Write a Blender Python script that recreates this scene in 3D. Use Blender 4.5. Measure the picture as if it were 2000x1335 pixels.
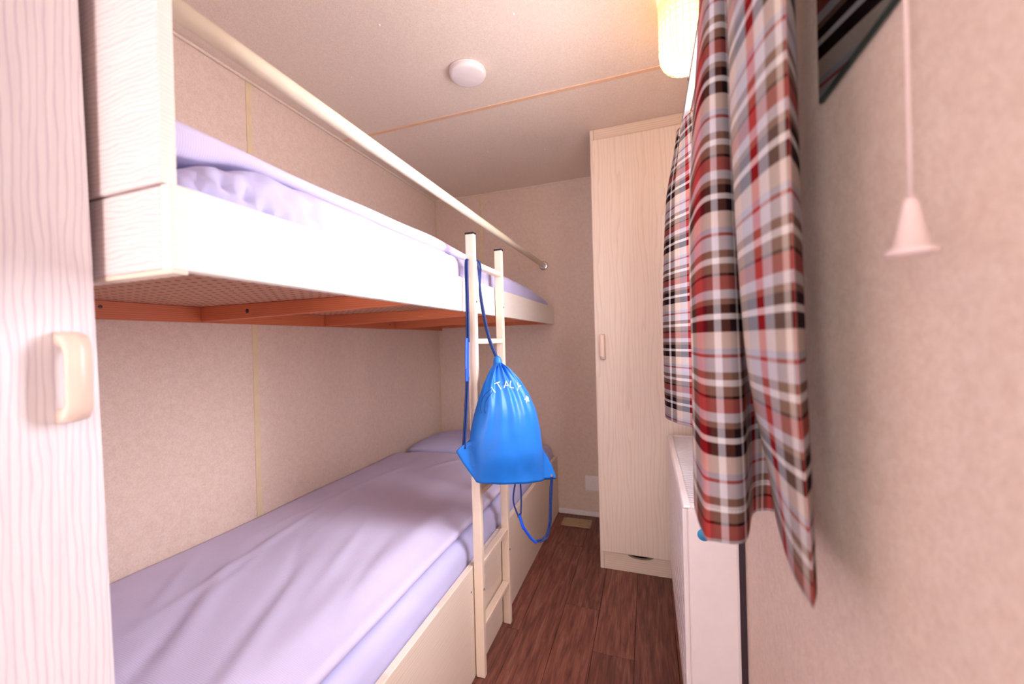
import bpy, bmesh, math, random
from mathutils import Vector, Matrix, noise

random.seed(7)
for o in list(bpy.data.objects):
    bpy.data.objects.remove(o)
scene = bpy.context.scene
COL = scene.collection


def srgb(r, g, b, a=1.0):
    def f(c):
        c /= 255.0
        return c / 12.92 if c <= 0.04045 else ((c + 0.055) / 1.055) ** 2.4
    return (f(r), f(g), f(b), a)


# ---------------------------------------------------------------- camera
F_PX, YAW, PITCH, ROLL = 770.07, 0.330027, 0.0021906, -0.0260091
cy, sy, cp, sp = math.cos(YAW), math.sin(YAW), math.cos(PITCH), math.sin(PITCH)
fwd = Vector((-sy * cp, cy * cp, -sp))
rgt0 = Vector((cy, sy, 0))
up0 = rgt0.cross(fwd)
rgt = math.cos(ROLL) * rgt0 + math.sin(ROLL) * up0
upv = -math.sin(ROLL) * rgt0 + math.cos(ROLL) * up0
cam_d = bpy.data.cameras.new('camera')
cam = bpy.data.objects.new('camera', cam_d)
COL.objects.link(cam)
M = Matrix((rgt, upv, -fwd)).transposed().to_4x4()
M.translation = Vector((0, 0, 1.0))
cam.matrix_world = M
cam_d.sensor_width = 36
cam_d.lens = 36 * F_PX / 2000
cam_d.clip_start = 0.01
cam_d.dof.use_dof = True
cam_d.dof.focus_distance = 1.25
cam_d.dof.aperture_fstop = 2.6
scene.camera = cam

# ---------------------------------------------------------------- world, lights, exposure
world = bpy.data.worlds.new('sky')
scene.world = world
world.use_nodes = True
bg = world.node_tree.nodes['Background']
bg.inputs[0].default_value = (1.0, 0.94, 0.97, 1)
bg.inputs[1].default_value = 3.2


def area(name, loc, target, sx, sz, power, color):
    d = bpy.data.lights.new(name, 'AREA')
    d.shape = 'RECTANGLE'
    d.size, d.size_y, d.energy, d.color = sx, sz, power, color
    o = bpy.data.objects.new(name, d)
    COL.objects.link(o)
    o.location = loc
    o.rotation_euler = (Vector(target) - Vector(loc)).to_track_quat('-Z', 'Y').to_euler()
    return o


# daylight outside the window
area('window_daylight', (0.75, 1.42, 1.62), (-0.55, 0.45, 0.85), 1.5, 1.1, 34, (1.0, 0.95, 0.97))
area('window_sky', (0.62, 1.18, 1.25), (-0.6, 0.90, 1.10), 2.0, 1.5, 50, (1.0, 0.94, 0.98))
scene.view_settings.view_transform = 'Standard'
scene.view_settings.look = 'None'
scene.view_settings.gamma = 1
scene.view_settings.use_curve_mapping = False
scene.view_settings.exposure = 1.08

# ---------------------------------------------------------------- materials


def nt(name):
    m = bpy.data.materials.new(name)
    m.use_nodes = True
    n = m.node_tree
    b = n.nodes['Principled BSDF']
    return m, n, b


def node(n, t, **kw):
    x = n.nodes.new(t)
    for k, v in kw.items():
        setattr(x, k, v)
    return x


def ramp(n, stops, interp='LINEAR'):
    r = n.nodes.new('ShaderNodeValToRGB')
    cr = r.color_ramp
    cr.interpolation = interp
    while len(cr.elements) > 1:
        cr.elements.remove(cr.elements[-1])
    cr.elements[0].position = stops[0][0]
    cr.elements[0].color = stops[0][1]
    for p, c in stops[1:]:
        e = cr.elements.new(p)
        e.color = c
    return r


def plain(name, c, rough=0.5, metal=0.0, spec=0.5, var=0.04, scale=30):
    m, n, b = nt(name)
    tc = node(n, 'ShaderNodeTexCoord')
    ns = node(n, 'ShaderNodeTexNoise')
    ns.inputs['Scale'].default_value = scale
    n.links.new(tc.outputs['Object'], ns.inputs['Vector'])
    lo = tuple(x * (1 - var) for x in c[:3]) + (1,)
    hi = tuple(min(1, x * (1 + var)) for x in c[:3]) + (1,)
    r = ramp(n, [(0.3, lo), (0.7, hi)])
    n.links.new(ns.outputs['Fac'], r.inputs['Fac'])
    n.links.new(r.outputs['Color'], b.inputs['Base Color'])
    b.inputs['Roughness'].default_value = rough
    b.inputs['Metallic'].default_value = metal
    b.inputs['Specular IOR Level'].default_value = spec
    return m


def speckle(name, c_lo, c_hi, s1, s2, bump=0.15, rough=0.75):
    """mottled wallpaper / stippled ceiling"""
    m, n, b = nt(name)
    tc = node(n, 'ShaderNodeTexCoord')
    a = node(n, 'ShaderNodeTexNoise')
    a.inputs['Scale'].default_value = s1
    a.inputs['Detail'].default_value = 5
    a.inputs['Roughness'].default_value = 0.7
    f = node(n, 'ShaderNodeTexNoise')
    f.inputs['Scale'].default_value = s2
    f.inputs['Detail'].default_value = 3
    n.links.new(tc.outputs['Object'], a.inputs['Vector'])
    n.links.new(tc.outputs['Object'], f.inputs['Vector'])
    mx = node(n, 'ShaderNodeMath', operation='ADD')
    h = node(n, 'ShaderNodeMath', operation='MULTIPLY')
    h.inputs[1].default_value = 0.5
    n.links.new(a.outputs['Fac'], mx.inputs[0])
    n.links.new(f.outputs['Fac'], mx.inputs[1])
    n.links.new(mx.outputs[0], h.inputs[0])
    r = ramp(n, [(0.36, c_lo), (0.62, c_hi)])
    n.links.new(h.outputs[0], r.inputs['Fac'])
    n.links.new(r.outputs['Color'], b.inputs['Base Color'])
    bp = node(n, 'ShaderNodeBump')
    bp.inputs['Strength'].default_value = bump
    bp.inputs['Distance'].default_value = 0.002
    n.links.new(f.outputs['Fac'], bp.inputs['Height'])
    n.links.new(bp.outputs['Normal'], b.inputs['Normal'])
    b.inputs['Roughness'].default_value = rough
    return m


def wood(name, light, dark, grain='Z', across='Y', lines=14.0, distort=3.0, stretch=0.16,
         rough=0.5, width=0.30, bump=0.1, seed=0.0):
    """pale wood decor: thin grain lines running along `grain`, stacked along `across`"""
    m, n, b = nt(name)
    tc = node(n, 'ShaderNodeTexCoord')
    sep = node(n, 'ShaderNodeSeparateXYZ')
    n.links.new(tc.outputs['Object'], sep.inputs[0])
    comb = node(n, 'ShaderNodeCombineXYZ')
    n.links.new(sep.outputs[across], comb.inputs['X'])
    mg = node(n, 'ShaderNodeMath', operation='MULTIPLY_ADD')
    mg.inputs[1].default_value = stretch
    mg.inputs[2].default_value = seed
    n.links.new(sep.outputs[grain], mg.inputs[0])
    n.links.new(mg.outputs[0], comb.inputs['Y'])
    wv = node(n, 'ShaderNodeTexWave', wave_type='BANDS', bands_direction='X', wave_profile='SAW')
    wv.inputs['Scale'].default_value = lines
    wv.inputs['Distortion'].default_value = distort
    wv.inputs['Detail'].default_value = 3
    wv.inputs['Detail Scale'].default_value = 0.9
    wv.inputs['Detail Roughness'].default_value = 0.45
    n.links.new(comb.outputs[0], wv.inputs['Vector'])
    ns = node(n, 'ShaderNodeTexNoise')
    ns.inputs['Scale'].default_value = 160
    ns.inputs['Detail'].default_value = 3
    cb2 = node(n, 'ShaderNodeCombineXYZ')
    n.links.new(sep.outputs[across], cb2.inputs['X'])
    m2 = node(n, 'ShaderNodeMath', operation='MULTIPLY')
    m2.inputs[1].default_value = 0.06
    n.links.new(sep.outputs[grain], m2.inputs[0])
    n.links.new(m2.outputs[0], cb2.inputs['Y'])
    n.links.new(cb2.outputs[0], ns.inputs['Vector'])
    md = tuple((l + d) / 2 for l, d in zip(light, dark))
    r = ramp(n, [(0.0, light), (1 - width, light), (0.96, dark), (1.0, light)])
    n.links.new(wv.outputs['Fac'], r.inputs['Fac'])
    r2 = ramp(n, [(0.35, md), (0.62, light)])
    n.links.new(ns.outputs['Fac'], r2.inputs['Fac'])
    mix = node(n, 'ShaderNodeMix', data_type='RGBA', blend_type='MIX')
    mix.inputs[0].default_value = 0.35
    n.links.new(r.outputs['Color'], mix.inputs[6])
    n.links.new(r2.outputs['Color'], mix.inputs[7])
    n.links.new(mix.outputs[2], b.inputs['Base Color'])
    bp = node(n, 'ShaderNodeBump')
    bp.inputs['Strength'].default_value = bump
    bp.inputs['Distance'].default_value = 0.001
    n.links.new(wv.outputs['Fac'], bp.inputs['Height'])
    n.links.new(bp.outputs['Normal'], b.inputs['Normal'])
    b.inputs['Roughness'].default_value = rough
    return m


def cloth(name, c, rib=0.0, ribscale=140.0, rough=0.85, transl=0.0, var=0.03):
    m, n, b = nt(name)
    tc = node(n, 'ShaderNodeTexCoord')
    ns = node(n, 'ShaderNodeTexNoise')
    ns.inputs['Scale'].default_value = 9
    n.links.new(tc.outputs['Object'], ns.inputs['Vector'])
    lo = tuple(x * (1 - var) for x in c[:3]) + (1,)
    hi = tuple(min(1, x * (1 + var)) for x in c[:3]) + (1,)
    r = ramp(n, [(0.3, lo), (0.7, hi)])
    n.links.new(ns.outputs['Fac'], r.inputs['Fac'])
    out = r.outputs['Color']
    bp = node(n, 'ShaderNodeBump')
    if rib > 0:
        wv = node(n, 'ShaderNodeTexWave', wave_type='BANDS', bands_direction='Y', wave_profile='SIN')
        wv.inputs['Scale'].default_value = ribscale
        wv.inputs['Distortion'].default_value = 0.4
        n.links.new(tc.outputs['Object'], wv.inputs['Vector'])
        mr = ramp(n, [(0, (0.86, 0.86, 0.88, 1)), (0.5, (1, 1, 1, 1))])
        n.links.new(wv.outputs['Fac'], mr.inputs['Fac'])
        mx = node(n, 'ShaderNodeMix', data_type='RGBA', blend_type='MULTIPLY')
        mx.inputs[0].default_value = rib
        n.links.new(out, mx.inputs[6])
        n.links.new(mr.outputs['Color'], mx.inputs[7])
        out = mx.outputs[2]
        bp.inputs['Strength'].default_value = 0.25 * rib
        bp.inputs['Distance'].default_value = 0.001
        n.links.new(wv.outputs['Fac'], bp.inputs['Height'])
    else:
        f = node(n, 'ShaderNodeTexNoise')
        f.inputs['Scale'].default_value = 500
        n.links.new(tc.outputs['Object'], f.inputs['Vector'])
        bp.inputs['Strength'].default_value = 0.08
        bp.inputs['Distance'].default_value = 0.001
        n.links.new(f.outputs['Fac'], bp.inputs['Height'])
    n.links.new(bp.outputs['Normal'], b.inputs['Normal'])
    n.links.new(out, b.inputs['Base Color'])
    b.inputs['Roughness'].default_value = rough
    b.inputs['Specular IOR Level'].default_value = 0.2
    return m


def plaid(name):
    m, n, b = nt(name)
    uv = node(n, 'ShaderNodeUVMap')
    sep = node(n, 'ShaderNodeSeparateXYZ')
    n.links.new(uv.outputs[0], sep.inputs[0])
    cream, pale, blueg = srgb(240, 222, 210), srgb(226, 220, 226), srgb(206, 208, 220)
    olive, brown, dark = srgb(150, 120, 104), srgb(112, 66, 52), srgb(38, 20, 26)
    red, rose, dred = srgb(206, 30, 34), srgb(186, 98, 92), srgb(132, 18, 28)
    white, black = srgb(250, 244, 242), srgb(18, 10, 16)
    weft = [(0.0, cream), (0.135, blueg), (0.18, rose), (0.21, pale), (0.325, olive), (0.39, white),
            (0.44, olive), (0.518, dark), (0.54, rose), (0.655, pale), (0.73, olive), (0.775, dark),
            (0.85, white), (0.895, dark)]
    warp = [(0.0, cream), (0.09, blueg), (0.17, red), (0.225, pale), (0.285, olive), (0.34, cream),
            (0.39, brown), (0.48, red), (0.56, dred), (0.59, brown), (0.66, pale), (0.72, brown),
            (0.80, dark), (0.87, white), (0.90, dark), (0.97, olive)]

    def axis(out, stops):
        fr = node(n, 'ShaderNodeMath', operation='FRACT')
        n.links.new(out, fr.inputs[0])
        r = ramp(n, stops, 'CONSTANT')
        n.links.new(fr.outputs[0], r.inputs['Fac'])
        return r.outputs['Color']
    a = axis(sep.outputs['X'], warp)
    c = axis(sep.outputs['Y'], weft)
    mix = node(n, 'ShaderNodeMix', data_type='RGBA', blend_type='MIX')
    mix.inputs[0].default_value = 0.52
    n.links.new(a, mix.inputs[6])
    n.links.new(c, mix.inputs[7])
    ns = node(n, 'ShaderNodeTexNoise')
    ns.inputs['Scale'].default_value = 120
    ns.inputs['Detail'].default_value = 2
    mp = node(n, 'ShaderNodeMapping')
    mp.inputs['Scale'].default_value = (6, 1, 1)
    n.links.new(uv.outputs[0], mp.inputs[0])
    n.links.new(mp.outputs[0], ns.inputs['Vector'])
    rr = ramp(n, [(0.3, (0.82, 0.82, 0.82, 1)), (0.7, (1, 1, 1, 1))])
    n.links.new(ns.outputs['Fac'], rr.inputs['Fac'])
    mu = node(n, 'ShaderNodeMix', data_type='RGBA', blend_type='MULTIPLY')
    mu.inputs[0].default_value = 1
    n.links.new(mix.outputs[2], mu.inputs[6])
    n.links.new(rr.outputs['Color'], mu.inputs[7])
    n.links.new(mu.outputs[2], b.inputs['Base Color'])
    b.inputs['Roughness'].default_value = 0.9
    b.inputs['Specular IOR Level'].default_value = 0.1
    tr = node(n, 'ShaderNodeBsdfTranslucent')
    n.links.new(mu.outputs[2], tr.inputs['Color'])
    ms = node(n, 'ShaderNodeMixShader')
    ms.inputs[0].default_value = 0.28
    n.links.new(b.outputs[0], ms.inputs[1])
    n.links.new(tr.outputs[0], ms.inputs[2])
    n.links.new(ms.outputs[0], n.nodes['Material Output'].inputs['Surface'])
    return m


def floor_mat(name, seed):
    m, n, b = nt(name)
    tc = node(n, 'ShaderNodeTexCoord')
    mp = node(n, 'ShaderNodeMapping')
    mp.inputs['Location'].default_value = (seed * 1.7, seed * 3.1, 0)
    mp.inputs['Scale'].default_value = (1, 0.10, 1)
    n.links.new(tc.outputs['Object'], mp.inputs[0])
    a = node(n, 'ShaderNodeTexNoise')
    a.inputs['Scale'].default_value = 60
    a.inputs['Detail'].default_value = 6
    a.inputs['Roughness'].default_value = 0.65
    a.inputs['Distortion'].default_value = 0.6
    n.links.new(mp.outputs[0], a.inputs['Vector'])
    w = node(n, 'ShaderNodeTexNoise')
    w.inputs['Scale'].default_value = 260
    w.inputs['Detail'].default_value = 2
    mp2 = node(n, 'ShaderNodeMapping')
    mp2.inputs['Location'].default_value = (seed, seed * 2, 0)
    mp2.inputs['Scale'].default_value = (1, 0.04, 1)
    n.links.new(tc.outputs['Object'], mp2.inputs[0])
    n.links.new(mp2.outputs[0], w.inputs['Vector'])
    k = 0.94 + 0.12 * ((seed * 0.618) % 1)
    cs = [srgb(88 * k, 50 * k, 44 * k), srgb(128 * k, 76 * k, 64 * k), srgb(160 * k, 108 * k, 92 * k)]
    r = ramp(n, [(0.3, cs[0]), (0.5, cs[1]), (0.72, cs[2])])
    n.links.new(a.outputs['Fac'], r.inputs['Fac'])
    r2 = ramp(n, [(0.35, (0.72, 0.72, 0.72, 1)), (0.6, (1.08, 1.05, 1.05, 1))])
    n.links.new(w.outputs['Fac'], r2.inputs['Fac'])
    mu = node(n, 'ShaderNodeMix', data_type='RGBA', blend_type='MULTIPLY')
    mu.inputs[0].default_value = 1
    n.links.new(r.outputs['Color'], mu.inputs[6])
    n.links.new(r2.outputs['Color'], mu.inputs[7])
    n.links.new(mu.outputs[2], b.inputs['Base Color'])
    b.inputs['Roughness'].default_value = 0.42
    bp = node(n, 'ShaderNodeBump')
    bp.inputs['Strength'].default_value = 0.12
    bp.inputs['Distance'].default_value = 0.001
    n.links.new(w.outputs['Fac'], bp.inputs['Height'])
    n.links.new(bp.outputs['Normal'], b.inputs['Normal'])
    return m


def pegboard_mat():
    """brown hardboard; rows of small drilled holes"""
    m, n, b = nt('perforated_hardboard')
    tc = node(n, 'ShaderNodeTexCoord')
    sep = node(n, 'ShaderNodeSeparateXYZ')
    n.links.new(tc.outputs['Object'], sep.inputs[0])

    def cell(o, pitch):
        a = node(n, 'ShaderNodeMath', operation='MULTIPLY')
        a.inputs[1].default_value = 1 / pitch
        n.links.new(o, a.inputs[0])
        f = node(n, 'ShaderNodeMath', operation='FRACT')
        n.links.new(a.outputs[0], f.inputs[0])
        s = node(n, 'ShaderNodeMath', operation='SUBTRACT')
        s.inputs[1].default_value = 0.5
        n.links.new(f.outputs[0], s.inputs[0])
        q = node(n, 'ShaderNodeMath', operation='POWER')
        q.inputs[1].default_value = 2
        n.links.new(s.outputs[0], q.inputs[0])
        return q.outputs[0]
    ad = node(n, 'ShaderNodeMath', operation='ADD')
    n.links.new(cell(sep.outputs['X'], 0.027), ad.inputs[0])
    n.links.new(cell(sep.outputs['Y'], 0.027), ad.inputs[1])
    lt = node(n, 'ShaderNodeMath', operation='LESS_THAN')
    lt.inputs[1].default_value = 0.030
    n.links.new(ad.outputs[0], lt.inputs[0])
    mx = node(n, 'ShaderNodeMix', data_type='RGBA')
    mx.inputs[6].default_value = srgb(206, 152, 122)
    mx.inputs[7].default_value = srgb(84, 40, 30)
    n.links.new(lt.outputs[0], mx.inputs[0])
    n.links.new(mx.outputs[2], b.inputs['Base Color'])
    b.inputs['Roughness'].default_value = 0.7
    return m


def emit(name, c, s):
    m, n, b = nt(name)
    b.inputs['Base Color'].default_value = c
    b.inputs['Emission Color'].default_value = c
    b.inputs['Emission Strength'].default_value = s
    return m


def glass_shade():
    m, n, b = nt('amber_pressed_glass')
    b.inputs['Base Color'].default_value = srgb(252, 236, 196)
    b.inputs['Roughness'].default_value = 0.18
    tr = node(n, 'ShaderNodeBsdfTranslucent')
    tr.inputs['Color'].default_value = srgb(255, 238, 200)
    tp = node(n, 'ShaderNodeBsdfTransparent')
    tp.inputs['Color'].default_value = srgb(255, 240, 205)
    m1 = node(n, 'ShaderNodeMixShader')
    m1.inputs[0].default_value = 0.40
    n.links.new(tr.outputs[0], m1.inputs[1])
    n.links.new(tp.outputs[0], m1.inputs[2])
    m2 = node(n, 'ShaderNodeMixShader')
    m2.inputs[0].default_value = 0.45
    n.links.new(m1.outputs[0], m2.inputs[1])
    n.links.new(b.outputs[0], m2.inputs[2])
    n.links.new(m2.outputs[0], n.nodes['Material Output'].inputs['Surface'])
    return m


def pane_mat():
    m, n, b = nt('window_glass')
    b.inputs['Roughness'].default_value = 0.02
    tp = node(n, 'ShaderNodeBsdfTransparent')
    tp.inputs['Color'].default_value = (0.96, 0.98, 1, 1)
    gl = node(n, 'ShaderNodeBsdfGlossy')
    gl.inputs['Roughness'].default_value = 0.02
    ms = node(n, 'ShaderNodeMixShader')
    ms.inputs[0].default_value = 0.06
    n.links.new(tp.outputs[0], ms.inputs[1])
    n.links.new(gl.outputs[0], ms.inputs[2])
    n.links.new(ms.outputs[0], n.nodes['Material Output'].inputs['Surface'])
    return m


ASH_L, ASH_D = srgb(238, 222, 205), srgb(196, 168, 150)
MAT = dict(
    wall=speckle('mottled_beige_wallpaper', srgb(217, 190, 173), srgb(232, 209, 193), 70, 300, bump=0.1),
    ceiling=speckle('stippled_ceiling', srgb(226, 204, 186), srgb(244, 226, 210), 160, 420, bump=0.6),
    strip=plain('cream_joint_strip', srgb(226, 202, 164), 0.5),
    orange=plain('peach_ceiling_strip', srgb(232, 190, 158), 0.5),
    white=plain('white_paint', srgb(238, 230, 226), 0.45, var=0.02),
    enamel=plain('white_enamel', srgb(240, 228, 228), 0.30, var=0.015),
    cordplastic=plain('rose_white_plastic', srgb(232, 206, 200), 0.45, var=0.02),
    plastic=plain('white_plastic', srgb(242, 230, 228), 0.4, var=0.02),
    pinkplastic=plain('pale_peach_plastic', srgb(244, 216, 198), 0.35, var=0.02),
    rail=plain('cream_lacquered_tube', srgb(244, 232, 206), 0.25, var=0.02),
    ladder=plain('cream_lacquered_steel', srgb(240, 218, 196), 0.35, var=0.02),
    chrome=plain('chrome', (0.75, 0.73, 0.72, 1), 0.15, 1.0),
    black=plain('black_plastic', srgb(22, 18, 26), 0.5),
    screw=plain('dull_steel', srgb(120, 112, 110), 0.4, 0.8),
    door=wood('limed_ash_door', srgb(240, 234, 236), srgb(204, 190, 206), 'Z', 'Y', 46, 6.0, 0.20, 0.45, 0.34),
    ash_h=wood('pale_ash_fascia', srgb(240, 233, 224), srgb(224, 210, 196), 'Y', 'Z', 62, 4.0, 0.10, 0.4, 0.35),
    ash_e=wood('pale_ash_end', srgb(238, 222, 218), srgb(206, 180, 178), 'X', 'Z', 52, 7.0, 0.40, 0.5, 0.36, seed=2.3),
    ash_v=wood('pale_ash_wardrobe', srgb(234, 214, 197), srgb(219, 195, 177), 'Z', 'X', 20, 15.0, 0.12, 0.5, 0.45),
    ash_t=wood('pale_ash_rail', srgb(230, 208, 188), srgb(210, 182, 160), 'X', 'Z', 34, 4.0, 0.15, 0.5, 0.4),
    ash_b=wood('pale_ash_bed_panel', srgb(240, 223, 206), srgb(222, 198, 178), 'Y', 'Z', 40, 6.0, 0.10, 0.45, 0.4),
    pine=wood('orange_pine', srgb(216, 122, 80), srgb(182, 88, 56), 'Y', 'Z', 60, 4.0, 0.10, 0.55, 0.5),
    pine_x=wood('orange_pine_joist', srgb(220, 128, 86), srgb(190, 94, 60), 'X', 'Z', 60, 4.0, 0.10, 0.55, 0.5),
    peg=pegboard_mat(),
    sheet=cloth('white_cotton_sheet', srgb(200, 196, 234)),
    duvet=cloth('lilac_white_ribbed_duvet', srgb(214, 206, 236), rib=0.9, ribscale=95),
    plaid=plaid('red_brown_plaid'),
    bag=plain('blue_nylon', srgb(22, 110, 200), 0.45, var=0.06, scale=20),
    cord=plain('navy_cord', srgb(22, 48, 108), 0.7),
    clip=plain('bright_blue_strap', srgb(24, 84, 214), 0.45),
    print=plain('pale_blue_print', srgb(196, 214, 238), 0.5),
    ribglass=plain('pale_glass_ribs', srgb(252, 240, 205), 0.2),
    glass=glass_shade(), pane=pane_mat(),
    bulb=emit('lit_bulb', srgb(255, 226, 170), 3.0),
    mirror=plain('mirror_silver', (0.86, 0.88, 0.88, 1), 0.01, 1.0, var=0.0),
    mirror_edge=plain('mirror_edge_glass', srgb(28, 52, 50), 0.2),
    vent=plain('brass_vent', srgb(186, 160, 128), 0.45),
    groove=plain('grey_groove_shade', srgb(150, 146, 158), 0.5),
    grille=plain('radiator_grille', srgb(232, 226, 232), 0.4),
    dark_fill=plain('dark_plum', srgb(52, 36, 46), 0.6),  # dark tone for knot and spacers; on the convector it paints shade
    sticker=plain('blue_sticker', srgb(60, 150, 200), 0.4),
    underfloor=plain('subfloor', srgb(60, 36, 32), 0.8),
)

# ---------------------------------------------------------------- builders


def link(o, parent=None):
    COL.objects.link(o)
    if parent is not None:
        o.parent = parent
    return o


def tag(o, label=None, cat=None, group=None, kind=None):
    if label:
        o['label'] = label
    if cat:
        o['category'] = cat
    if group:
        o['group'] = group
    if kind:
        o['kind'] = kind
    return o


def empty(name, loc, label=None, cat=None, group=None, kind=None):
    o = bpy.data.objects.new(name, None)
    o.location = loc
    o.empty_display_size = 0.05
    link(o)
    return tag(o, label, cat, group, kind)


def wloc(p):
    v = Vector((0, 0, 0))
    while p is not None:
        v += p.location
        p = p.parent
    return v


def finish(name, bm, mat, parent=None, smooth=False, origin=None):
    """verts are in world space; origin = world position of the object's own origin"""
    base = wloc(parent)
    org = Vector(origin) if origin is not None else base
    me = bpy.data.meshes.new(name)
    bmesh.ops.recalc_face_normals(bm, faces=bm.faces)
    for v in bm.verts:
        v.co -= org
    bm.to_mesh(me)
    bm.free()
    mats = mat if isinstance(mat, (list, tuple)) else [mat]
    for k in mats:
        me.materials.append(MAT[k])
    if smooth:
        for p in me.polygons:
            p.use_smooth = True
    o = bpy.data.objects.new(name, me)
    o.location = org - base
    link(o, parent)
    return o


def bm_box(bm, x0, x1, y0, y1, z0, z1, bevel=0.0, seg=1):
    vs = [bm.verts.new(c) for c in ((x0, y0, z0), (x1, y0, z0), (x1, y1, z0), (x0, y1, z0),
                                    (x0, y0, z1), (x1, y0, z1), (x1, y1, z1), (x0, y1, z1))]
    fs = [bm.faces.new([vs[i] for i in f]) for f in
          ((0, 3, 2, 1), (4, 5, 6, 7), (0, 1, 5, 4), (1, 2, 6, 5), (2, 3, 7, 6), (3, 0, 4, 7))]
    if bevel > 0:
        es = list({e for f in fs for e in f.edges})
        bmesh.ops.bevel(bm, geom=es, offset=bevel, segments=seg, profile=0.5, affect='EDGES')


def box(name, x0, x1, y0, y1, z0, z1, mat, parent=None, bevel=0.0015, seg=1, origin=None, smooth=False):
    bm = bmesh.new()
    bm_box(bm, x0, x1, y0, y1, z0, z1, bevel, seg)
    return finish(name, bm, mat, parent, smooth, origin)


def bm_tube(bm, pts, r, n=10, caps=True, flat=1.0):
    pts = [Vector(p) for p in pts]
    rings = []
    prev = None
    for i, p in enumerate(pts):
        a = pts[max(0, i - 1)]
        b = pts[min(len(pts) - 1, i + 1)]
        t = (b - a).normalized()
        if prev is None:
            ref = Vector((0, 0, 1)) if abs(t.z) < 0.9 else Vector((1, 0, 0))
            u = t.cross(ref).normalized()
        else:
            u = (prev - t * prev.dot(t)).normalized()
        prev = u
        w = t.cross(u)
        rr = r[i] if isinstance(r, (list, tuple)) else r
        rings.append([bm.verts.new(p + (u * math.cos(k * 2 * math.pi / n) + w * flat * math.sin(k * 2 * math.pi / n)) * rr)
                      for k in range(n)])
    for a, b in zip(rings, rings[1:]):
        for k in range(n):
            bm.faces.new((a[k], a[(k + 1) % n], b[(k + 1) % n], b[k]))
    if caps:
        bm.faces.new(list(reversed(rings[0])))
        bm.faces.new(rings[-1])


def tube(name, pts, r, mat, parent=None, n=10, smooth=True, flat=1.0):
    bm = bmesh.new()
    bm_tube(bm, pts, r, n, True, flat)
    return finish(name, bm, mat, parent, smooth)


def spline(pts, per=8):
    """Catmull-Rom through points"""
    P = [Vector(p) for p in pts]
    out = []
    for i in range(len(P) - 1):
        p0 = P[i - 1] if i > 0 else P[i] * 2 - P[i + 1]
        p1, p2 = P[i], P[i + 1]
        p3 = P[i + 2] if i + 2 < len(P) else P[i + 1] * 2 - P[i]
        for k in range(per):
            t = k / per
            out.append(0.5 * ((2 * p1) + (p2 - p0) * t + (2 * p0 - 5 * p1 + 4 * p2 - p3) * t * t
                              + (3 * p1 - p0 - 3 * p2 + p3) * t ** 3))
    out.append(P[-1])
    return out


def bm_lathe(bm, prof, c, n=32, axis='Z'):
    """prof: list of (r, z); r==0 makes a pole"""
    c = Vector(c)
    rings = []
    for r, z in prof:
        if r < 1e-6:
            rings.append([bm.verts.new(c + Vector((0, 0, z)))])
        else:
            rings.append([bm.verts.new(c + Vector((r * math.cos(k * 2 * math.pi / n), r * math.sin(k * 2 * math.pi / n), z)))
                          for k in range(n)])
    for a, b in zip(rings, rings[1:]):
        for k in range(n):
            q = [a[k % len(a)], a[(k + 1) % len(a)], b[(k + 1) % len(b)], b[k % len(b)]]
            u = []
            for v in q:
                if v not in u:
                    u.append(v)
            if len(u) > 2:
                bm.faces.new(u)


def lathe(name, prof, c, mat, parent=None, n=32, smooth=True):
    bm = bmesh.new()
    bm_lathe(bm, prof, c, n)
    return finish(name, bm, mat, parent, smooth)


def grid_bm(fn, nu, nv, uvfn=None):
    bm = bmesh.new()
    V = [[bm.verts.new(fn(i / nu, j / nv)) for j in range(nv + 1)] for i in range(nu + 1)]
    for i in range(nu):
        for j in range(nv):
            bm.faces.new((V[i][j], V[i + 1][j], V[i + 1][j + 1], V[i][j + 1]))
    return bm


def sm(a, b, x):
    t = max(0.0, min(1.0, (x - a) / (b - a)))
    return t * t * (3 - 2 * t)


def interp(tab, x):
    if x <= tab[0][0]:
        return tab[0][1]
    for (a, b), (c, d) in zip(tab, tab[1:]):
        if x <= c:
            return b + (d - b) * (x - a) / (c - a)
    return tab[-1][1]


# ---------------------------------------------------------------- the room
XL, XR, YB, ZC, YF = -1.265, 0.195, 2.247, 1.91, -0.75

floor = box('floor', XL - 0.05, XR + 0.05, YF, YB + 0.05, -0.06, -0.004, 'underfloor', None, 0)
tag(floor, kind='structure')
for i in range(5):
    MAT['plank%d' % i] = floor_mat('brown_vinyl_plank_%d' % i, 1.37 * i + 0.4)
pw = 0.128
offs = [0.95, 0.28, 1.32, 0.62, 1.05, 0.44, 1.25, 0.1]
kk = 0
for c in range(6):
    x1 = XR - c * pw
    x0 = x1 - pw
    ys = [YF] + [offs[c] - 0.95 + 0.9 * q for q in range(-1, 5)] + [YB]
    ys = sorted(y for y in ys if YF <= y <= YB)
    for ya, yb in zip(ys, ys[1:]):
        if yb - ya < 0.02:
            continue
        box('plank', x0 + 0.0006, x1 - 0.0006, ya + 0.0006, yb - 0.0006, -0.004, 0.0, 'plank%d' % (kk % 5), floor, 0.0008)
        kk += 1 + (c % 2)

# left wall: three boards and cream joint strips
wl = box('wall_left', XL - 0.05, XL - 0.008, YF, YB + 0.05, 0, ZC, 'wall', None, 0)
tag(wl, kind='structure')
for ya, yb in ((-0.2, 0.985), (0.991, YB)):
    box('wall_panel', XL - 0.008, XL, ya, yb, 0, ZC, 'wall', wl, 0.001)
box('joint_strip', XL - 0.003, XL + 0.0025, 0.978, 0.998, 0, ZC, 'strip', wl, 0.001)
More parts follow.
